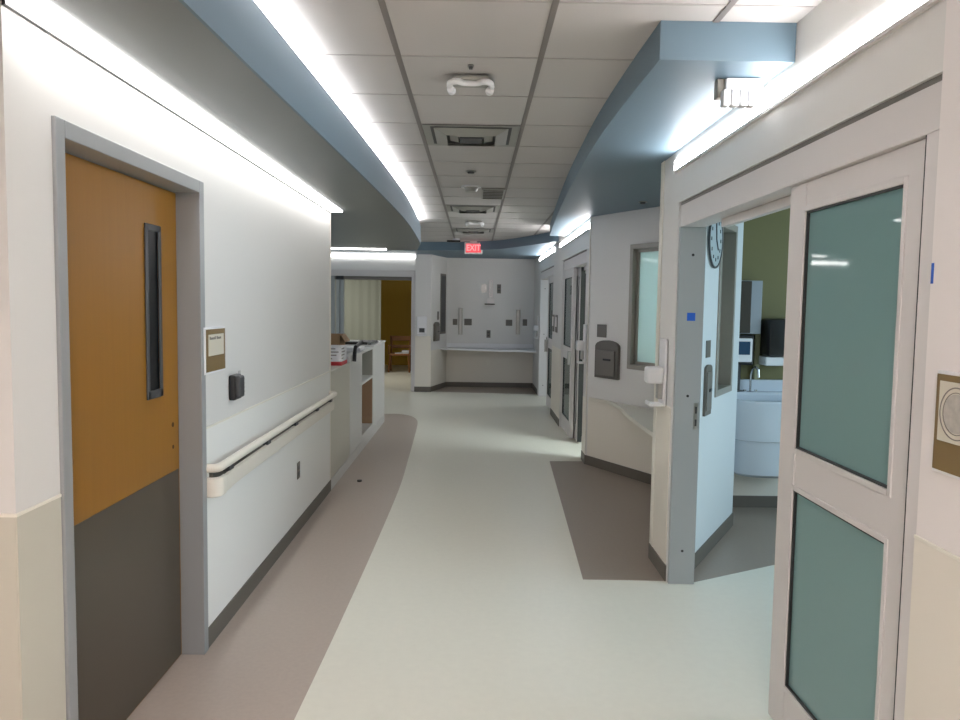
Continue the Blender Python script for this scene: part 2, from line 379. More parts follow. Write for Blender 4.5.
# ------------------------------------------------------------ right walls
def rbox(mb, y0, y1, z0, z1): mb.box(XR, XR+.15, y0, y1, z0, z1)
wr = MB(); rbox(wr, -4.1, 1.98, 0, ZC)
wrn = S('wall_right', wr, 'wallwarm', 'pinkish off-white right wall nearest the viewer', 'wall')
obj('wainscot', MB().box(XR-.004, XR, -4.1, 1.98, .1, ZRAIL), 'tan', wrn)
obj('wainscot_cap', MB().box(XR-.007, XR, -4.1, 1.98, ZRAIL-.004, ZRAIL+.006, .002), 'tancap', wrn)
obj('base', MB().box(XR-.008, XR, -4.1, 1.98, 0, .098, .002), 'taupe', wrn)
wh = MB(); rbox(wh, 1.98, 4.49, 2.26, ZC); rbox(wh, 4.49, 4.93, 0, ZC)
wrm = S('wall_right', wh, 'wall', 'off-white wall header and post around the near glass door', 'wall')
PT = MB().box(XR-.004, XR, 4.52, 4.925, .1, ZRAIL)
obj('wainscot', PT, 'tan', wrm)
obj('corner_guard', MB().box(XR-.006, XR, 4.86, 4.935, .1, ZR, .002).box(XR-.006, XR+.05, 4.93, 4.936, .1, ZR, .002).box(XR-.007, XR-.004, 4.855, 4.862, .1, ZR), 'tancap', wrm)
obj('base', MB().box(XR-.009, XR, 4.50, 4.94, 0, .098, .002).box(XR-.009, XR+.1, 4.93, 4.94, 0, .098, .002), 'taupe', wrm)
wk = MB(); rbox(wk, 7.91, 8.17, 0, ZC); rbox(wk, 8.17, 10.39, 2.26, ZC); rbox(wk, 10.39, 11.56, 0, ZC); rbox(wk, 11.56, 13.9, 2.26, ZC); rbox(wk, 13.9, 14.16, 0, ZC)
wrf = S('wall_right', wk, 'wall', 'off-white right wall with two glass door openings past the alcove', 'wall')
obj('wainscot', MB().box(XR-.004, XR, 7.915, 8.165, .1, .69).box(XR-.004, XR, 10.395, 11.555, .1, ZRAIL), 'tan', wrf)
obj('corner_guard', MB().box(XR-.006, XR, 7.905, 7.96, .1, ZR, .002), 'tancap', wrf)
obj('base', MB().box(XR-.009, XR, 7.90, 8.165, 0, .098, .002).box(XR-.009, XR, 10.395, 11.555, 0, .098, .002), 'taupe', wrf)

# wall strip lights
def wstrip(y0, y1, label):
    t = thing('wall_strip_light', label, 'light', (XR, (y0+y1)/2, 2.45), 'strip lights along the right wall')
    obj('lens', MB().box(XR-.010, XR-.001, y0, y1, 2.456, 2.515), 'wallstrip', t)
    obj('trim', MB().box(XR-.016, XR, y0, y1, 2.442, 2.4555), 'alu', t)
wstrip(1.99, 4.587, 'white strip light on the right wall above the near glass door')
wstrip(8.01, 10.73, 'white strip light on the right wall just past the alcove')
wstrip(11.46, 14.1, 'farthest white strip light on the right wall')

# ------------------------------------------------------------ sliding doors
def glass_leaf(t, name, y0, y1, xf, zb=.02, zt=2.1165, gl='glassd', lo='glassd', stL=.143, stR=.134):
    """a two-pane aluminium leaf; y0 near, y1 far; xf corridor face"""
    lm = MB(); th = .045
    zs = [(.209, .972), (1.131, 2.01)]
    lm.box(xf, xf+th, y0, y0+stR, zb, zt, .003).box(xf, xf+th, y1-stL, y1, zb, zt, .003)
    lm.box(xf+.002, xf+th-.002, y0+stR, y1-stL, zb, zs[0][0], .002)
    lm.box(xf+.002, xf+th-.002, y0+stR, y1-stL, zs[0][1], zs[1][0], .002)
    lm.box(xf+.002, xf+th-.002, y0+stR, y1-stL, zs[1][1], zt, .002)
    fr = obj('leaf_frame', lm, 'alu', t)
    if t['label'].startswith('large'): obj('edge_seal', MB().box(xf-.024, xf+.04, y0-.0025, y0-.0002, zb, zt-.002), 'gasket', fr)
    for (a, b), gm in zip(zs, (lo, gl)):
        yb0, yb1 = y0+stR, y1-stL
        bd = MB(); bw = .012
        bd.box(xf-.003, xf+.008, yb0-.02, yb0, a-.02, b+.02, .002).box(xf-.003, xf+.008, yb1, yb1+.02, a-.02, b+.02, .002)
        bd.box(xf-.003, xf+.008, yb0, yb1, b, b+.02, .002).box(xf-.003, xf+.008, yb0, yb1, a-.02, a, .002)
        obj('glazing_bead', bd, 'alu', fr)
        gk = MB(); gw = .007
        gk.box(xf+.004, xf+.014, yb0, yb0+gw, a, b).box(xf+.004, xf+.014, yb1-gw, yb1, a, b).box(xf+.004, xf+.014, yb0, yb1, b-gw, b).box(xf+.004, xf+.014, yb0, yb1, a, a+gw)
        obj('gasket', gk, 'gasket', fr)
        obj('glass', MB().box(xf+.014, xf+.022, yb0, yb1, a, b), gm, fr)
def header(t, y0, y1):
    obj('header', MB().box(XR+.010, XR+.15, y0, y1, 2.118, 2.243, .003), 'alu', t)
    obj('reveal_shade', MB().box(XR+.012, XR+.15, y0, y1, 2.2435, 2.2595), 'aludark', t)  # shade of the gap above the header, drawn as a dark strip
    obj('track', MB().box(XR+.105, XR+.14, y0+.04, y1-.45, 2.075, 2.1175, .003), 'alu', t)
def far_jamb(t, y, m='jamb'):
    obj('far_jamb', MB().box(XR+.004, XR+.157, y-.04, y, 0, 2.117, .002), m, t)
    hm = MB()
    for x, z in ((XR+.083, 1.957), (XR+.08, 1.133), (XR+.08, .202)): hm.cyl((x, y-.0415, z), (x, y-.039, z), .008)
    obj('screw_hole', hm, 'black', t)
    sp = obj('strike_plate', MB().box(XR+.120, XR+.143, y-.0425, y-.039, .935, 1.09, .001), 'chromegrey', t)
    obj('strike_slot', MB().box(XR+.126, XR+.137, y-.0435, y-.042, .955, .995).box(XR+.126, XR+.137, y-.0435, y-.042, 1.03, 1.07), 'dark', sp)

d2 = thing('door_2', 'large aluminium framed frosted glass sliding door nearest on the right', 'door', (XR, 3.2, 0), kind='structure')
header(d2, 1.982, 4.488); far_jamb(d2, 4.50)
obj('near_jamb', MB().box(XR+.006, XR+.15, 1.982, 2.046, 0, 2.117, .003), 'alu', d2)
glass_leaf(d2, 'leaf', 2.049, 2.972, XR+.030)
d3 = thing('door_3', 'partly open glass sliding door just past the charting alcove', 'door', (XR, 9.3, 0), kind='structure')
header(d3, 8.172, 10.388)
obj('near_jamb', MB().box(XR+.006, XR+.15, 8.172, 8.22, 0, 2.117, .003), 'alu', d3)
obj('far_jamb', MB().box(XR+.006, XR+.15, 10.33, 10.388, 0, 2.117, .003), 'alu', d3)
glass_leaf(d3, 'leaf', 9.34, 10.32, XR+.012, gl='glasst', lo='glasst', stL=.1, stR=.1)
glass_leaf(d3, 'leaf', 9.10, 9.43, XR+.075, gl='glasst', lo='glasst', stL=.1, stR=.12)
obj('pull_handle', MB().box(XR-.03, XR+.012, 9.38, 9.44, .93, 1.09, .006), 'chromegrey', d3)
obj('edge_seal', MB().box(XR+.073, XR+.124, 9.094, 9.0995, .02, 2.115), 'gasket', d3)
rk = thing('dark_filler', 'added dark tall rack standing inside the partly open glass door', 'filler', (1.62, 9.9, 0))  # added block that keeps the open door gap dark
obj('cabinet', MB().box(1.36, 1.85, 9.25, 10.7, .04, 2.06, .02), 'dark', rk)
obj('panel', MB().box(1.40, 1.5, 9.243, 9.249, 1.2, 1.5, .002), 'holder', rk)
obj('base', MB().box(1.38, 1.83, 9.27, 10.68, 0, .04, .004), 'black', rk)
d4 = thing('door_4', 'farthest glass sliding door on the right wall', 'door', (XR, 12.7, 0), kind='structure')
header(d4, 11.562, 13.898); far_jamb(d4, 13.90, 'white')
obj('near_jamb', MB().box(XR+.006, XR+.15, 11.562, 11.62, 0, 2.117, .003), 'alu', d4)
glass_leaf(d4, 'leaf', 11.63, 12.55, XR+.020, gl='glasst', lo='glasst')
obj('pull_handle', MB().box(XR-.035, XR+.02, 12.44, 12.50, .90, 1.10, .006), 'chromegrey', d4)
tag(obj('tape_piece', MB().box(XR+.060, XR+.108, 4.4585, 4.4598, 1.575, 1.622), 'tape', loc=(XR+.08, 4.459, 1.6)), 'small blue tape square on the grey far jamb of the near glass door', 'tape')
tag(obj('tape_piece', MB().box(XR-.0012, XR-.0002, 1.968, 1.979, 1.722, 1.775, .0003), 'tape', loc=(XR, 1.97, 1.73)), 'small blue tape strip on wall edge right of the near glass door', 'tape')

# ------------------------------------------------------------ alcove and patient rooms
# far angled wall, corridor side p0->p1, thickness away from corridor
A0, A1 = (1.184, 7.905), (1.95, 6.50)
LA = math.dist(A0, A1)
ux, uy = (A1[0]-A0[0])/LA, (A1[1]-A0[1])/LA
def sA(x, y): return (x-A0[0])*ux+(y-A0[1])*uy
wa = MB(); winA = (.655, 1.33, 1.085, 2.215)
FA = wallmb(wa, A0, A1, 0, .12, 0, ZR, [winA])
wal = S('wall_alcove', wa, 'wall', 'angled wall with window on the far side of the charting alcove', 'wall')
obj('wainscot', MB().box(.02, LA, -.004, 0, .1, .68, mtx=FA), 'tan', wal)
obj('base', MB().box(0, LA, -.009, 0, 0, .098, .002, mtx=FA), 'taupe', wal)
def window(n, F, h, label, gm, dpt=.12, fw=.045, mf='holderf', q=.5):
    p = F @ Vector(((h[0]+h[1])/2, 0, h[2]))
    t = thing('window_%d' % n, label, 'window', tuple(p), kind='structure')
    m = MB()
    for a, b, c, d in ((h[0]-.03, h[0]+.015, h[2]-.03, h[3]+.03), (h[1]-.015, h[1]+.03, h[2]-.03, h[3]+.03), (h[0], h[1], h[3]-.015, h[3]+.03), (h[0], h[1], h[2]-.03, h[2]+.015)):
        m.box(a, b, -.010, dpt+.010, c, d, .002, mtx=F)
    obj('window_frame', m, 'holderf', t)
    m = MB()
    for a, b, c, d in ((h[0]+.015, h[0]+fw, h[2]+.015, h[3]-.015), (h[1]-fw, h[1]-.015, h[2]+.015, h[3]-.015), (h[0]+.015, h[1]-.015, h[3]-fw, h[3]-.015), (h[0]+.015, h[1]-.015, h[2]+.015, h[2]+fw)):
        m.box(a, b, dpt*(q-.15), dpt*(q+.15), c, d, .001, mtx=F)
    obj('sash', m, mf, t)
    obj('glass', MB().box(h[0]+.04, h[1]-.04, dpt*(q-.04), dpt*(q+.04), h[2]+.04, h[3]-.04, mtx=F), gm, t)
M['holderf'] = mat('window_frame_taupe', (.32, .30, .26), .4, metal=.1)
window(1, FA, winA, 'taupe framed frosted window in the angled alcove wall', 'glassw')
wb = MB(); rbk = MB()
wallmb(rbk, (1.95, 5.75), (1.95, 6.5), -.03, 0, 0, ZR)
S('wall_alcove', rbk, 'wall', 'short wall at the back of the charting alcove', 'wall')
# near angled wall: room face B0->B1, thickness to the left of travel (alcove side)
B0, B1 = (1.335, 4.60), (1.985, 5.715); LB = math.dist(B0, B1)
winB = (.575, 1.02, 1.085, 2.205)
FB = wallmb(wb, B0, B1, 0, .12, 0, ZR, [winB])
wbl = S('wall_room', wb, 'roomwall', 'angled pale wall with window seen inside the near patient room', 'wall')
obj('base', MB().box(0, LB+.005, -.009, 0, 0, .098, .002, mtx=FB), 'taupe', wbl)
window(2, FB, winB, 'dark framed window in the angled wall inside the near room', 'glasst', q=.8)
wd = MB(); wallmb(wd, (1.96, 6.25), (4.6, 6.25), 0, .12, 0, ZC)
S('wall_room', MB().box(1.955, 1.985, 5.718, 6.249, 0, ZC), 'roomwall', 'short wall return beside the sink inside the near room', 'wall')
wdl = S('wall_room', wd, 'green', 'olive green back wall inside the near patient room', 'wall')
obj('wainscot', MB().box(1.985, 4.6, 6.245, 6.25, .1, .62), 'tan', wdl)
obj('base', MB().box(1.985, 4.6, 6.24, 6.25, 0, .1, .002), 'taupe', wdl)
S('wall_room', MB().box(1.33, 4.7, 1.2, 1.32, 0, ZC), 'green', 'green side wall of the near patient room', 'wall')
we = MB(); wallmb(we, (4.6, 1.3), (4.6, 6.37), -.12, 0, 0, ZC, [(.8, 4.0, .9, 2.3)])
S('wall_room', we, 'wall', 'outer wall with window of the near patient room', 'wall')
# rooms beyond (seen only through glass)
S('wall_far_room', MB().box(2.0, 4.6, 10.9, 11.0, 0, ZC).box(4.5, 4.6, 6.37, 16, 0, ZC).box(1.33, 4.6, 15.9, 16, 0, ZC), 'wall', 'walls of the rooms behind the far glass doors', 'wall')

# charting ledge filling the alcove
le = thing('charting_ledge', 'curved cream writing ledge in the alcove under the window', 'ledge', (1.45, 6.6, .7))
cr = interp([(1.195, 7.875), (1.25, 7.72), (1.33, 7.58), (1.375, 7.35), (1.372, 7.05), (1.352, 6.7), (1.345, 6.2), (1.35, 5.6), (1.375, 5.0)], 6)
nb = (FB @ Vector((1.15, .14, 0)))
obj('top', MB().prism(cr+[(FB @ Vector((.25, .14, 0)))[:2], (nb.x, nb.y), (1.915, 5.85), (1.915, 6.52)], .680, .712), 'ledge', le)

# arch-topped chart holders and switch plates
def chart_holder(F, s0, s1, z0, z1, label, t0=-.05, sign=-1):
    p = F @ Vector(((s0+s1)/2, 0, z0)); t = thing('chart_holder', label, 'file holder', tuple(p), 'wall chart holders')
    cs = (s0+s1)/2; hw = (s1-s0)/2; n = 10
    def arch(hw, z0, z1, rise): return [(cs-hw, z0), (cs+hw, z0)]+[(cs+hw*math.cos(math.pi*k/n), z1-rise+rise*math.sin(math.pi*k/n)) for k in range(n+1)]
    R = F @ Matrix(((1, 0, 0, 0), (0, 0, -1, 0), (0, 1, 0, 0), (0, 0, 0, 1)))
    obj('shell', MB().prism(arch(hw, z0, z1, hw*.35), .001, -t0*.7, mtx=R), 'holder', t)
    pk = obj('pocket', MB().box(cs-hw*.8, cs+hw*.8, t0, t0*.69, z0+.03, z1-hw*.55, .004, mtx=F), mat('holder_front', (.17, .155, .135), .4), t)
    obj('latch', MB().box(cs-hw*.15, cs+hw*.5, t0-.006, t0, (z0+z1)/2-.012, (z0+z1)/2+.008, .002, mtx=F), 'black', pk)
chart_holder(FA, .155, .515, .935, 1.315, 'taupe arch-topped chart holder on the angled alcove wall left of the window')
outlet('switch_plate', 'taupe switch plate above the chart holder on the alcove wall', FA, .215, 1.405, .15, .13, 'holder', sock=False, cat='switch')
chart_holder(FB, .235, .40, .965, 1.29, 'narrow dark chart holder on the wall inside the near room', t0=-.022)
outlet('switch_plate', 'grey switch plate above the chart holder inside the near room', FB, .315, 1.39, .11, .11, 'holder', sock=False, cat='switch')
# clock on wall B
ck = thing('wall_clock', 'round wall clock with thin dark rim beyond the near door jamb', 'clock', tuple(FB @ Vector((.17, 0, 2.07))))
cz = 2.085; cs_ = .365; R_ = .175
RB = FB @ Matrix(((1, 0, 0, 0), (0, 0, -1, 0), (0, 1, 0, 0), (0, 0, 0, 1)))
def disc(r, a, b, n=32): return [(cs_+r*math.cos(2*math.pi*k/n), cz+r*math.sin(2*math.pi*k/n)) for k in range(n)]
cf = obj('face', MB().prism(disc(R_-.008, 0, 0), .001, .016, mtx=RB), mat('clock_face', (.45, .52, .54), .4), ck)
rimb = MB(); rimb.tube([RB @ Vector((cs_+R_*math.cos(2*math.pi*k/32), cz+R_*math.sin(2*math.pi*k/32), .014)) for k in range(33)], .007, 8)
obj('rim', rimb, 'dark', ck)
hd = MB()
for ang, ln in ((100, .11), (-50, .08)):
    a = math.radians(ang); hd.tube([RB @ Vector((cs_, cz, .02)), RB @ Vector((cs_+ln*math.cos(a), cz+ln*math.sin(a), .02))], .004, 6)
obj('hand', hd, 'dark', cf)
for k in range(12):
    a = 2*math.pi*k/12; nm = MB(); nm.box(cs_+.125*math.cos(a)-.008, cs_+.125*math.cos(a)+.008, -.019, -.016, cz+.125*math.sin(a)-.011, cz+.125*math.sin(a)+.011, mtx=FB); obj('numeral', nm, 'dark', cf)

# sink
def half_tub(mb, cx, yb, w, d, levels, n=24, cap=True):
    rings = []
    for z, sc in levels:
        ring = [(cx-w/2*sc, yb, z)]
        for k in range(n+1):
            a = math.pi+math.pi*k/n
            e = .75
            ca, sa = math.cos(a), math.sin(a)
            ring.append((cx+w/2*sc*math.copysign(abs(ca)**e, ca), yb-.12*sc+d*sc*math.copysign(abs(sa)**e, sa), z))
        ring.append((cx+w/2*sc, yb, z)); rings.append([mb.bm.verts.new(v) for v in ring])
    for i in range(len(rings)-1):
        m = len(rings[i])
        for k in range(m): mb.bm.faces.new((rings[i][k], rings[i][(k+1) % m], rings[i+1][(k+1) % m], rings[i+1][k]))
    mb.bm.faces.new(rings[0][::-1]); mb.bm.faces.new(rings[-1])
    return mb
sk = thing('scrub_sink', 'large pale blue-white wall sink inside the near room', 'sink', (2.36, 6.0, .34))
obj('basin', half_tub(MB(), 2.36, 6.235, .74, .36, [(.335, .78), (.36, .86), (.42, .89), (.612, .92), (.626, .93), (.634, .975), (.65, .985), (.85, 1.0), (.925, 1.02), (.945, 1.01), (.945, .94), (.80, .86), (.72, .75)]), 'sink', sk, smooth=True)
obj('backsplash', MB().box(1.995, 2.74, 6.19, 6.238, .91, 1.075, .012), 'sink', sk)
obj('deck', MB().box(2.02, 2.70, 6.08, 6.19, .90, .985, .02), 'sink', sk)
fc = obj('faucet', MB().tube(interp([(2.20, 6.12), (2.20, 6.12)], 1) and [(2.235, 6.13, .96), (2.235, 6.13, 1.12), (2.238, 6.11, 1.17), (2.245, 6.06, 1.19), (2.25, 6.01, 1.17), (2.25, 6.0, 1.11)], .009), 'chrome', sk, smooth=True)
obj('faucet_base', MB().cyl((2.235, 6.13, .96), (2.235, 6.13, .985), .026).cyl((2.19, 6.13, .96), (2.19, 6.13, 1.0), .012).cyl((2.28, 6.13, .96), (2.28, 6.13, 1.0), .012), 'chrome', fc)
obj('drain', MB().cyl((2.36, 6.0, .722), (2.36, 6.0, .73), .03), 'chrome', sk)
cb = thing('wall_cabinet', 'dark fronted narrow cabinet on green wall above the sink', 'cabinet', (2.13, 6.2, 1.45))
obj('body', MB().box(2.04, 2.29, 6.10, 6.245, 1.45, 1.875, .004), mat('cab_side', (.30, .33, .36), .4), cb)
obj('door', MB().box(2.045, 2.20, 6.085, 6.099, 1.455, 1.87, .003), mat('cab_front', (.05, .042, .035), .25), cb)
tb = thing('wall_tablet', 'white framed wall tablet with dark screen beside the sink', 'tablet', (2.13, 6.1, 1.2))
tfm = obj('frame', MB().box(2.07, 2.215, 6.06, 6.09, 1.225, 1.415, .008), 'white', tb)
obj('screen', MB().box(2.095, 2.195, 6.055, 6.06, 1.285, 1.39, .001), 'screen', tfm)
obj('mount', MB().box(2.06, 2.235, 6.09, 6.17, 1.20, 1.44, .01).cyl((2.12, 6.16, .99), (2.12, 6.16, 1.22), .04).cyl((2.12, 6.16, .965), (2.12, 6.16, .99), .065), 'black', tb)
td = thing('towel_dispenser', 'black paper towel dispenser on green wall above the sink', 'dispenser', (2.42, 6.15, 1.25))
obj('cover', MB().box(2.33, 2.60, 6.02, 6.245, 1.275, 1.575, .03), 'black', td, smooth=True)
obj('chute', MB().box(2.32, 2.60, 6.05, 6.245, 1.20, 1.27, .01), 'white', td)
obj('window_slot', MB().box(2.46, 2.50, 6.012, 6.021, 1.50, 1.56, .002), 'screen', td)
tag(obj('wall_conduit', MB().box(2.285, 2.33, 6.20, 6.245, .99, 1.50, .008), mat('conduit_olive', (.30, .30, .17), .5), loc=(2.3, 6.22, .99)), 'pale green vertical service channel between tablet and towel dispenser', 'conduit')

# sanitizer dispensers on posts
def sanitizer(y, label, pr=.118):
    t = thing('sanitizer_dispenser', label, 'dispenser', (XR, y, 1.05), 'hand sanitizer dispensers on the right wall')
    x = XR-.005
    obj('backplate', MB().box(x-.016, x, y-.01, y+.13, 1.045, 1.46, .006), 'white', t)
    dbd = obj('dispenser_body', MB().box(x-pr, x-.016, y-.01, y+.10, 1.185, 1.288, .018, 3), 'white', t, smooth=True)
    obj('drip_tray', MB().box(x-pr+.02, x-.016, y, y+.10, 1.045, 1.064, .007).box(x-pr+.014, x-pr+.026, y, y+.10, 1.05, 1.075, .004), 'white', t)
    obj('nozzle_block', MB().box(x-.045, x-.016, y+.02, y+.08, 1.09, 1.184, .004), 'chromegrey', t)
sanitizer(4.63, 'white hand sanitizer dispenser with drip tray on the near right post')
sanitizer(8.02, 'white hand sanitizer dispenser on the post beyond the alcove', .10)
sanitizer(14.0, 'white hand sanitizer dispenser at the far end of the right wall', .09)

# signs right
s2 = thing('room_sign', 'bronze framed sign with round seal on right wall at frame edge', 'sign', (XR, 1.83, 1.25))
ya, yb = 1.899, 1.68
obj('backing', MB().box(XR-.014, XR, yb-.006, ya+.006, 1.249, 1.504, .002), 'white', s2)
obj('plate', MB().box(XR-.018, XR-.014, yb, ya, 1.257, 1.496, .001), 'bronze', s2)
ins2 = obj('insert', MB().box(XR-.020, XR-.018, yb+.012, ya-.016, 1.332, 1.480, .001), 'paper', s2)
yc, zc_ = 1.812, 1.405
sm = MB()
for r, rr in ((.063, .0016), (.051, .0012)):
    sm.tube([(XR-.0205, yc+r*math.cos(2*math.pi*k/40), zc_+r*math.sin(2*math.pi*k/40)) for k in range(41)], rr, 6)
obj('seal', sm, 'ink', ins2)
em = MB(); em.prism([(yc+.048*math.cos(2*math.pi*k/24), zc_+.048*math.sin(2*math.pi*k/24)) for k in range(24)], 0, .001, mtx=Matrix(((0, 0, -1, XR-.0202), (1, 0, 0, 0), (0, 1, 0, 0), (0, 0, 0, 1))))
obj('seal_field', em, mat('seal_grey', (.44, .41, .365), .6, var=.35, vscale=45), ins2)
for yy, lb in ((11.42, 'tall narrow grey sign nearer the alcove on the wall between far glass doors'), (10.98, 'tall narrow grey sign right of its pair between the far glass doors')):
    t = thing('room_sign', lb, 'sign', (XR, yy, 1.25), 'paired signs between far glass doors')
    obj('plate', MB().box(XR-.012, XR, yy-.12, yy+.12, 1.27, 1.52, .002), 'holder', t)
    obj('insert', MB().box(XR-.014, XR-.012, yy-.09, yy+.09, 1.35, 1.49, .001), 'wallwarm', t)

# ------------------------------------------------------------ nurse desk
dk = thing('nurse_desk', 'long white and tan nurse station desk with open niches at left', 'desk', (-1.5, 8.6, 0))
XD = XL+.004
obj('low_panel', MB().box(XD-.06, XD, 6.632, 7.64, .10, 1.03, .004), 'lamtan', dk)
obj('low_top', MB().box(XD-.50, XD+.004, 6.63, 7.63, 1.03, 1.055, .004), 'lamtan', dk)
obj('front_panel', MB().box(XD-.10, XD+.004, 7.64, 8.46, .10, 1.115, .012, 3), 'lam', dk)
for z0, z1 in ((.735, .765), (1.085, 1.115), (.10, .165)): obj('shelf', MB().box(XD-.5, XD, 8.46, 9.40, z0, z1, .003), 'lam', dk)

obj('upper_back', MB().box(XD-.40, XD-.38, 8.46, 9.40, .765, 1.085).box(XD-.38, XD-.01, 9.385, 9.40, .766, 1.084), 'niche', dk)
obj('lower_back', MB().box(XD-.30, XD-.28, 8.46, 9.40, .165, .735).box(XD-.28, XD-.01, 9.385, 9.40, .166, .734), 'nichebrown', dk)
obj('end_panel', MB().box(XD-.6, XD, 9.40, 10.60, .10, 1.115, .004), 'lam', dk)
obj('base', MB().box(XD-.55, XD+.003, 6.632, 10.60, 0, .10, .002), 'lam', dk)
obj('side_top', MB().box(XD-.50, XD-.101, 7.631, 8.45, 1.015, 1.04, .004), 'lamtan', dk)
obj('work_top', MB().box(XD-.9, XD-.35, 6.8, 9.38, .72, .75, .004), 'lam', dk)
obj('counter_top', MB().box(XD-.62, XD+.012, 9.38, 10.62, 1.115, 1.135, .004), 'lam', dk)

bx = thing('supply_box', 'white supply carton with red bottom band on the nurse desk', 'box', (-1.36, 7.45, 1.055))
obj('carton', MB().box(-1.42, -1.255, 7.2, 7.5, 1.075, 1.235, .003), 'white', bx)
obj('red_band', MB().box(-1.425, -1.250, 7.195, 7.505, 1.056, 1.092, .002), 'red', bx)
pr = MB()
for k, (w_, z_) in enumerate(((.10, 1.215), (.13, 1.185), (.11, 1.155), (.07, 1.122))):
    pr.box(-1.41, -1.41+w_, 7.198, 7.2, z_-.006, z_+.004)
    pr.box(-1.255, -1.2535, 7.22, 7.22+w_*1.4, z_-.006, z_+.004)
obj('printing', pr, 'ink', bx)
b2 = thing('cardboard_box', 'open brown cardboard box behind the white carton on the desk', 'box', (-1.5, 7.85, 1.04))
cx0, cx1, cy0, cy1 = -1.66, -1.36, 7.74, 8.04; bz0, bz1 = 1.041, 1.325
bb = MB().box(cx0, cx1, cy0, cy0+.004, bz0, bz1).box(cx0, cx1, cy1-.004, cy1, bz0, bz1).box(cx0, cx0+.004, cy0, cy1, bz0, bz1).box(cx1-.004, cx1, cy0, cy1, bz0, bz1).box(cx0, cx1, cy0, cy1, bz0, bz0+.004)
obj('carton', bb, 'cardboard', b2)
fl = MB(); fl.box(cx1, cx1+.09, cy0+.01, cy1-.01, 0, .003, mtx=Matrix.Translation((0, 0, bz1)) @ Matrix.Translation((cx1, 0, 0)) @ Matrix.Rotation(math.radians(55), 4, 'Y') @ Matrix.Translation((-cx1, 0, 0)))
obj('flap', fl, 'cardboard', b2)
dk2 = thing('desk_stand', 'bent black stand on the nurse desk behind the supply carton', 'stand', (-1.27, 8.1, 1.115))
obj('upright', MB().tube([(-1.215, 7.725, 1.06), (-1.215, 7.75, 1.14), (-1.212, 7.79, 1.20), (-1.205, 8.16, 1.235)], .020), 'black', dk2)
obj('head', MB().box(-1.40, -1.14, 8.12, 8.42, 1.205, 1.235, .008), 'black', dk2)
tag(obj('paper_stack', MB().box(-1.50, -1.27, 8.5, 8.85, 1.1155, 1.150, .003), 'white', loc=(-1.4, 8.7, 1.115)), 'white papers lying on the nurse desk above the niche', 'paper')
tag(obj('keyboard', MB().box(-1.50, -1.28, 9.45, 10.1, 1.1355, 1.165, .006), 'dark', loc=(-1.4, 9.8, 1.135)), 'flat dark tray lying on the far end of the nurse desk', 'tray')

# ------------------------------------------------------------ far left wall with glass entrance
fl_ = MB(); wallmb(fl_, (-5.4, 14.35), (-1.118, 14.35), 0, .15, 0, ZC, [(2.60, 4.262, -1, 2.27)])
S('wall_far', fl_, 'wall', 'far wall with wide opening behind the nurse desk', 'wall')
d5 = thing('door_5', 'wide grey framed sliding entrance in the far wall behind the nurse desk', 'door', (-1.9, 14.4, 0), kind='structure')
obj('header', MB().box(-2.795, -1.125, 14.335, 14.49, 2.15, 2.265, .003), 'alu', d5)
obj('track', MB().box(-2.79, -1.17, 14.40, 14.50, 2.085, 2.149, .003), 'aludark', d5)
obj('right_jamb', MB().box(-1.19, -1.12, 14.335, 14.49, 0, 2.149, .003), 'alu', d5)
for x0 in (-2.79, -2.70, -2.605, -2.53):
    obj('stacked_stile', MB().box(x0, x0+.065, 14.36+random.uniform(0, .06), 14.47, .02, 2.149, .003), 'jamb', d5)
obj('operator_block', MB().box(-2.60, -2.46, 14.345, 14.40, 2.08, 2.149, .004), 'black', d5)
t = thing('wall_strip_light', 'white strip light across the top of the far wall behind the desk', 'light', (-2.2, 14.34, 2.5))
obj('lens', MB().box(-4.5, -1.12, 14.318, 14.349, 2.50, 2.55), 'farstrip', t)
# pillar + recess
pl = MB().prism([(-1.117, 14.30), (-.817, 14.30), (-.56, 15.27), (-.56, 15.4), (-1.117, 15.4)], 0, ZC-.001)
pil = S('wall_pillar', pl, 'wall', 'off-white pillar with dispenser between far entrance and counter niche', 'wall')
obj('wainscot', MB().box(-1.112, -.818, 14.295, 14.30, .1, 1.05), 'tan', pil)
FD = frame((-.817, 14.30), (-.56, 15.27)); LD = math.hypot(.257, .97)
obj('side_wainscot', MB().box(0, LD, -.004, 0, .1, .78, mtx=FD), 'tan', pil)
obj('base', MB().box(-1.12, -.812, 14.29, 14.30, 0, .098, .002).box(0, LD, -.009, 0, 0, .098, .002, mtx=FD), 'taupe', pil)
wf = MB().box(-.56, 1.33, 15.26, 15.4, 0, ZC).box(XR, 1.33, 14.16, 15.26, 0, ZC)
wfe = S('wall_end', wf, 'wall', 'end wall above the far counter with medical outlets', 'wall')
obj('wainscot', MB().box(-.558, XR, 15.255, 15.26, .1, .76), 'tan', wfe)
obj('base', MB().box(-.558, XR, 15.25, 15.26, 0, .098, .002).box(XR-.009, XR, 14.16, 15.25, 0, .098, .002), 'taupe', wfe)
ct = thing('wall_counter', 'long white counter across the niche at the corridor end', 'counter', (.2, 14.9, .78))
obj('top', MB().prism([(-.655, 14.92), (1.174, 14.45), (1.174, 15.252), (-.566, 15.252)], .758, .790), 'white', ct)
obj('backsplash', MB().box(-.555, 1.174, 15.235, 15.2545, .795, .88, .003), 'white', ct)
FE = frame((-2, 15.26), (2, 15.26)) # t negative toward the viewer
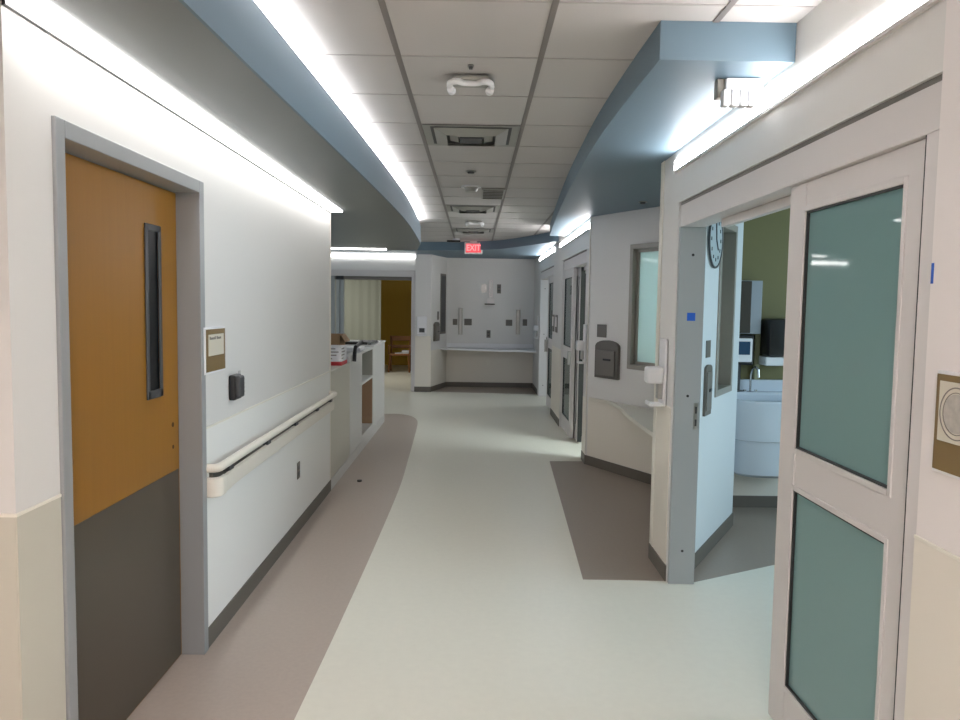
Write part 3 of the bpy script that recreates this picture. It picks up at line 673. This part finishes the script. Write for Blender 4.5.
for i, (x, z, w_, h_, lb) in enumerate(((-.394, 1.30, .09, .12, 'leftmost grey outlet box on end wall'), (-.135, 1.303, .15, .13, 'wider grey outlet box right of the left rail on end wall'),
                           (.683, 1.30, .13, .12, 'grey outlet box left of the right rail on end wall'), (1.0, 1.31, .09, .13, 'rightmost grey outlet box on end wall'),
                           (.278, 1.07, .08, .15, 'grey outlet in the middle of end wall above counter'), (.174, 1.98, .10, .16, 'pale outlet left of the upper centre rail on end wall'),
                           (.472, 1.97, .08, .18, 'dark outlet right of the upper centre rail on end wall'))):
    outlet('wall_outlet', lb, FE, x+2, z, w_, h_, 'chromegrey' if i == 5 else 'holder', 'outlets on the end wall', sock=h_ > .13 and i != 5)
for x, z0, z1, lb in ((-.285, 1.05, 1.58, 'left vertical grey equipment rail on end wall'), (.862, 1.07, 1.56, 'right vertical grey equipment rail on end wall'), (.312, 1.80, 2.14, 'upper centre equipment rail on end wall')):
    t = thing('equipment_rail', lb, 'rail', (x, 15.26, z0), 'equipment rails on the end wall')
    mm = 'vent' if z0 < 1.5 else 'wallwarm'
    obj('channel', MB().box(x-.042, x+.042, 15.236, 15.259, z0, z1, .004), mm, t)
    obj('slot', MB().box(x-.012, x+.012, 15.233, 15.237, z0+.02, z1-.02), 'chromegrey', t)
mb_ = thing('monitor_bracket', 'grey bracket shelf below the upper centre rail on end wall', 'bracket', (.30, 15.2, 1.66))
obj('plate', MB().box(.24, .38, 15.24, 15.259, 1.64, 1.78, .003), 'wallwarm', mb_)
obj('shelf', MB().box(.19, .39, 15.14, 15.24, 1.65, 1.675, .004), 'holder', mb_)
outlet('wall_outlet', 'small pale outlet under the end wall counter', FE, 2.277, .50, .075, .118, 'cream', 'outlets on the end wall', sock=False)
# pillar dispenser
pd = thing('soap_dispenser', 'white dispenser with dark window on the far pillar', 'dispenser', (-.975, 14.29, 1.07))
obj('body', MB().box(-1.07, -.89, 14.20, 14.299, 1.08, 1.42, .015), 'white', pd)
obj('dark_window', MB().box(-1.03, -.93, 14.195, 14.20, 1.12, 1.20, .002), 'dark', pd)
obj('tray', MB().box(-1.06, -.90, 14.17, 14.25, 1.05, 1.075, .004), 'white', pd)
chart_holder(FD, .14, .43, .95, 1.31, 'dark chart holder on the angled side of the far pillar')
outlet('switch_plate', 'small dark switch above chart holder on the far pillar side', FD, .42, 1.43, .10, .16, 'holder', sock=False, cat='switch')
wz = thing('window_3', 'narrow dark framed window on the angled side of the far pillar', 'window', tuple(FD @ Vector((.75, 0, 1.1))), kind='structure')
obj('window_frame', MB().box(.56, .60, -.012, 0, 1.07, 2.24, .002, mtx=FD).box(.86, .90, -.012, 0, 1.07, 2.24, .002, mtx=FD).box(.60, .86, -.012, 0, 2.20, 2.24, .002, mtx=FD).box(.60, .86, -.012, 0, 1.07, 1.11, .002, mtx=FD), 'holder', wz)
obj('glass', MB().box(.60, .86, -.006, -.001, 1.11, 2.20, mtx=FD), 'dark', wz)

# room beyond the entrance
S('wall_lounge', MB().box(-6.5, -.5, 20.5, 20.6, 0, ZC), 'amber', 'dark amber wood back wall of the room beyond the entrance', 'wall')
S('wall_lounge', MB().box(-.95, -.85, 14.5, 20.5, 0, ZC), 'wall', 'side wall of the room beyond the entrance', 'wall')
S('wall_lounge', MB().box(-5.5, -5.4, 11.3, 20.5, 0, ZC), 'wall', 'left side wall of the room beyond the entrance', 'wall')
cu = MB(); pts = []
for k in range(161):
    x = -4.4+k*.0137; pts.append((x, 18.0+.007*math.sin(k*.45)+.004*math.sin(k*.21)))
cu.sweep([(-.002, .06), (.002, .06), (.002, 2.35), (-.002, 2.35)], pts)
tag(obj('privacy_curtain', cu, 'curtain', loc=(-3.3, 18, 0)), 'pale grey-green curtain beyond the far entrance', 'curtain')
tag(obj('curtain_track', MB().box(-5.0, -1.2, 17.98, 18.02, 2.351, 2.39), 'white', loc=(-3.1, 18, 2.35)), 'white ceiling track above the pale curtain', 'track')

def bar(mb, p0, p1, w, d):
    p0 = Vector(p0); p1 = Vector(p1); dd = p1-p0; q = dd.to_track_quat('Z', 'Y').to_matrix().to_4x4()
    mb.box(-w/2, w/2, -d/2, d/2, -dd.length/2, dd.length/2, min(w, d)*.2, mtx=Matrix.Translation((p0+p1)/2) @ q); return mb
ac = thing('wooden_armchair', 'wooden armchair with pale item on seat beyond the far entrance', 'chair', (-1.80, 18.5, 0))
cx, cy = -1.80, 18.5
obj('seat', MB().box(cx-.24, cx+.26, cy-.24, cy+.24, .40, .45, .02), 'chairwood', ac)
obj('backrest', bar(MB(), (cx-.24, cy+.20, .62), (cx-.26, cy+.26, .86), .03, .0301).box(cx-.24, cx+.24, cy+.22, cy+.25, .74, .86, .01).box(cx-.24, cx+.24, cy+.21, cy+.235, .56, .64, .01), 'chairwood', ac)
for sx, sy in ((-1, -1), (1, -1), (-1, 1), (1, 1)):
    top = (cx+sx*.22, cy+sy*.20, .41 if sy < 0 else .86)
    obj('leg', bar(MB(), (cx+sx*.25, cy+sy*.24, 0), top, .035, .035), 'chairwood', ac)
for sx in (-1, 1):
    obj('armrest', MB().box(cx+sx*.25-.025, cx+sx*.25+.025, cy-.24, cy+.22, .62, .645, .008).box(cx+sx*.25-.015, cx+sx*.25+.015, cy-.22, cy-.18, .44, .62, .005), 'chairwood', ac)
tag(obj('seat_paper', MB().prism([(cx-.10, cy-.2), (cx+.22, cy-.18), (cx+.2, cy+.15), (cx+.0, cy+.12)], .4505, .47).box(cx+.05, cx+.22, cy-.1, cy+.12, .47, .52, .015), 'white', loc=(cx, cy, .4505)), 'white cloth bundle lying on the wooden armchair', 'cloth')

# ------------------------------------------------------------ ceiling fittings
# exit sign
ex = thing('exit_sign', 'red lit EXIT sign hanging from ceiling at corridor end', 'sign', (-.04, 12.9, 2.709))
obj('housing', MB().box(-.192, .111, 12.9, 12.945, 2.497, 2.690, .006), 'white', ex)
obj('canopy', MB().box(-.10, .02, 12.88, 12.96, 2.690, 2.7085, .003), 'white', ex)
xfc = obj('face', MB().box(-.168, .087, 12.896, 12.9, 2.520, 2.668, .001), 'exitface', ex)
obj('lettering', text_mb('EXIT', .135, Matrix.Translation((-.041, 12.893, 2.594)) @ Matrix.Rotation(math.pi/2, 4, 'X') @ Matrix.Diagonal((.86, 1.05, 1, 1)), .002), 'exitred', xfc)
def emergency(cx, cy, label, s=1.):
    t = thing('emergency_light', label, 'light', (cx, cy, ZC), 'emergency lights on the ceiling')
    obj('base', MB().box(cx-.085*s, cx+.085*s, cy-.01*s, cy+.13*s, ZC-.03, ZC-.0045, .01), 'vent', t)
    pth = interp([(cx-.098*s, cy+.07*s), (cx-.092*s, cy+.01*s), (cx-.06*s, cy-.012*s), (cx-.03*s, cy+.012*s), (cx+.03*s, cy+.012*s), (cx+.06*s, cy-.012*s), (cx+.092*s, cy+.01*s), (cx+.098*s, cy+.07*s)], 4)
    obj('crossbar', MB().tube([(q[0], q[1], ZC-.038) for q in pth], .0145*s, 10), 'white', t, smooth=True)
    for sx in (-1, 1):
        obj('lamp_head', MB().cyl((cx+sx*.094*s, cy+.075*s, ZC-.050), (cx+sx*.09*s, cy+.135*s, ZC-.042), .017*s, .020*s), 'white', t, smooth=True)
emergency(-.036, 3.60, 'white two-headed emergency light, nearest on the ceiling')
emergency(-.02, 9.72, 'distant white emergency light on the ceiling before the exit sign', 1.1)
def diffuser(cy, label):
    t = thing('air_diffuser', label, 'vent', (-.039, cy, ZC), 'square ceiling diffusers')
    cx = -.039
    fr = MB()
    for r0, r1, z0, z1 in ((.290, .245, ZC-.006, ZC-.004), (.225, .15, ZC-.008, ZC-.035), (.135, .08, ZC-.006, ZC-.028)):
        v = []
        for r, z in ((r0, z0), (r1, z1)):
            v.append([fr.bm.verts.new((cx+a*r, cy+b*r, z)) for a, b in ((-1, -1), (1, -1), (1, 1), (-1, 1))])
        v.append([fr.bm.verts.new((cx+a*(r0-.004), cy+b*(r0-.004), z0+.003)) for a, b in ((-1, -1), (1, -1), (1, 1), (-1, 1))])
        for k in range(4):
            fr.bm.faces.new((v[0][k], v[0][(k+1) % 4], v[1][(k+1) % 4], v[1][k]))
            fr.bm.faces.new((v[0][(k+1) % 4], v[0][k], v[2][k], v[2][(k+1) % 4]))
    obj('cones', fr, 'vent', t)
    obj('backing', MB().box(cx-.29, cx+.29, cy-.29, cy+.29, ZC-.003, ZC-.0012), 'dark', t)
    obj('centre_plate', MB().box(cx-.07, cx+.07, cy-.07, cy+.07, ZC-.034, ZC-.018, .003), 'dark', t)
diffuser(R0+2.5*T, 'nearest square metal air diffuser in the ceiling')
diffuser(R0+8.5*T, 'second square metal air diffuser down the corridor ceiling')
diffuser(R0+12.5*T, 'third square metal air diffuser close to the exit sign')
def sprinkler(x, y, z, label, r=.02):
    t = thing('fire_sprinkler', label, 'sprinkler', (x, y, z), 'ceiling sprinklers')
    obj('escutcheon', MB().cyl((x, y, z-.008), (x, y, z-.0005), r*1.6, r*1.3), 'vent', t)
    obj('head', MB().cyl((x, y, z-.02), (x, y, z-.008), r*.8, r), 'black', t)
sprinkler(-.034, 3.47, ZC, 'tiny dark sprinkler head just before the nearest emergency light', .010)
sprinkler(-.048, 6.17, ZC, 'dark sprinkler head in the middle of the ceiling past the first diffuser', .03)
sprinkler(1.447, 6.72, ZR, 'small sprinkler in the blue soffit over the charting alcove', .025)
sm_ = thing('smoke_detector', 'white ceiling smoke detector beside the small grey vent', 'detector', (-.05, 6.95, ZC))
obj('base', MB().cyl((-.05, 6.95, ZC-.012), (-.05, 6.95, ZC-.001), .09, n=32), 'white', sm_, smooth=True)
obj('body', MB().cyl((-.05, 6.95, ZC-.05), (-.05, 6.95, ZC-.012), .05, .065, n=32), 'vent', sm_, smooth=True)
rv = thing('return_vent', 'small grey slatted vent beside the smoke detector', 'vent', (.155, 7.33, ZC))
obj('frame', MB().box(.045, .262, 7.02, 7.66, ZC-.016, ZC-.0045, .003), 'vent', rv)
for k in range(6): obj('slat', MB().box(.06, .247, 7.07+k*.1, 7.11+k*.1, ZC-.022, ZC-.0165, .001), 'aludark', rv)
cm = thing('ceiling_camera', 'black ceiling camera left of the exit sign', 'camera', (-.36, 12.45, ZC))
obj('mount', MB().cyl((-.32, 12.45, ZC-.03), (-.32, 12.45, ZC-.001), .06), 'white', cm)
obj('body', MB().box(-.47, -.25, 12.38, 12.5, ZC-.06, ZC-.03, .012), 'black', cm)
dl = thing('corridor_dome_light', 'white ribbed call light box under the blue soffit on the right', 'light', (1.03, 3.12, ZR))
obj('bracket', MB().box(.957, 1.115, 3.12, 3.17, ZR-.075, ZR-.0005, .004), 'holderf', dl)
obj('housing', MB().box(.985, 1.13, 3.095, 3.125, ZR-.05, ZR-.004, .004), 'white', dl)
for k in range(4): obj('lens', MB().box(.968+k*.034, .998+k*.034, 3.075, 3.12, ZR-.118, ZR-.052, .006), 'white', dl)

# ------------------------------------------------------------ behind the viewer
S('wall_back', MB().box(-5.5, 1.33, -4.2, -4.1, 0, ZC), 'wallwarm', 'back wall behind the viewer', 'wall')
S('wall_lobby', MB().box(-5.5, -5.4, -4.1, 2.065, 0, ZS), 'wallwarm', 'side wall of the lobby left of the viewer', 'wall')
for i, yy in enumerate((-2.6, -.6)):
    t = thing('ceiling_fill_panel', 'added unseen ceiling fill panel behind the viewer', 'light', (.1, yy, ZC), 'added fill panels behind the viewer')
    obj('lens', MB().box(-.32, .25, yy-.29, yy+.29, ZC-.01, ZC-.0045), 'room', t)  # added out-of-view fill that warms and brightens the near corridor

# ------------------------------------------------------------ daylight, room lamps and added desk fill
def area(name, loc, rot, sx, sy, e, col):
    l = bpy.data.lights.new(name, 'AREA'); l.shape = 'RECTANGLE'; l.size = sx; l.size_y = sy; l.energy = e; l.color = col
    o = bpy.data.objects.new(name, l); C.objects.link(o); o.location = loc; o.rotation_euler = rot; return o
area('room_window_daylight', (4.55, 3.7, 1.6), (0, math.radians(-90), math.radians(180)) if False else (0, math.radians(90), 0), 1.4, 3.2, 42, (.62, .86, 1))
area('room_two_lamp', (3.0, 7.4, 2.6), (0, 0, 0), 1.0, 1.0, 75, (.85, .97, 1))
area('room_three_lamp', (2.8, 13.0, 2.6), (0, 0, 0), 1.2, 1.2, 14, (.9, .97, 1))
area('lounge_lamp', (-3.4, 16.4, 2.6), (0, 0, 0), 1.2, 1.2, 25, (1, .97, .9))
area('desk_area_fill', (-3.5, 8.5, 2.40), (0, 0, 0), 1.2, 1.2, 14, (1, 1, .98))  # added unseen light over the desk area for general fill

wd_ = bpy.data.worlds.new('world'); scene.world = wd_; wd_.use_nodes = True
wd_.node_tree.nodes['Background'].inputs[0].default_value = (.6, .75, 1, 1)
wd_.node_tree.nodes['Background'].inputs[1].default_value = .6

# ------------------------------------------------------------ camera
f, p, r, w = 764.0624, .0722, .0153, .0076
F = Vector((math.sin(w)*math.cos(p), math.cos(w)*math.cos(p), -math.sin(p))); R = Vector((math.cos(w), -math.sin(w), 0)); U = R.cross(F)
Xc = R*math.cos(r)+U*math.sin(r); Yc = U*math.cos(r)-R*math.sin(r); Zc = -F
cam = bpy.data.cameras.new('camera'); cam.sensor_width = 36; cam.sensor_fit = 'HORIZONTAL'; cam.lens = f*36/960; cam.clip_start = .05
co = bpy.data.objects.new('camera', cam); C.objects.link(co)
co.matrix_world = Matrix(((Xc.x, Yc.x, Zc.x, 0), (Xc.y, Yc.y, Zc.y, 0), (Xc.z, Yc.z, Zc.z, 1.65), (0, 0, 0, 1)))
scene.camera = co
scene.view_settings.view_transform = 'Standard'; scene.view_settings.look = 'None'
scene.view_settings.gamma = 1; scene.view_settings.use_curve_mapping = False
scene.view_settings.exposure = .76
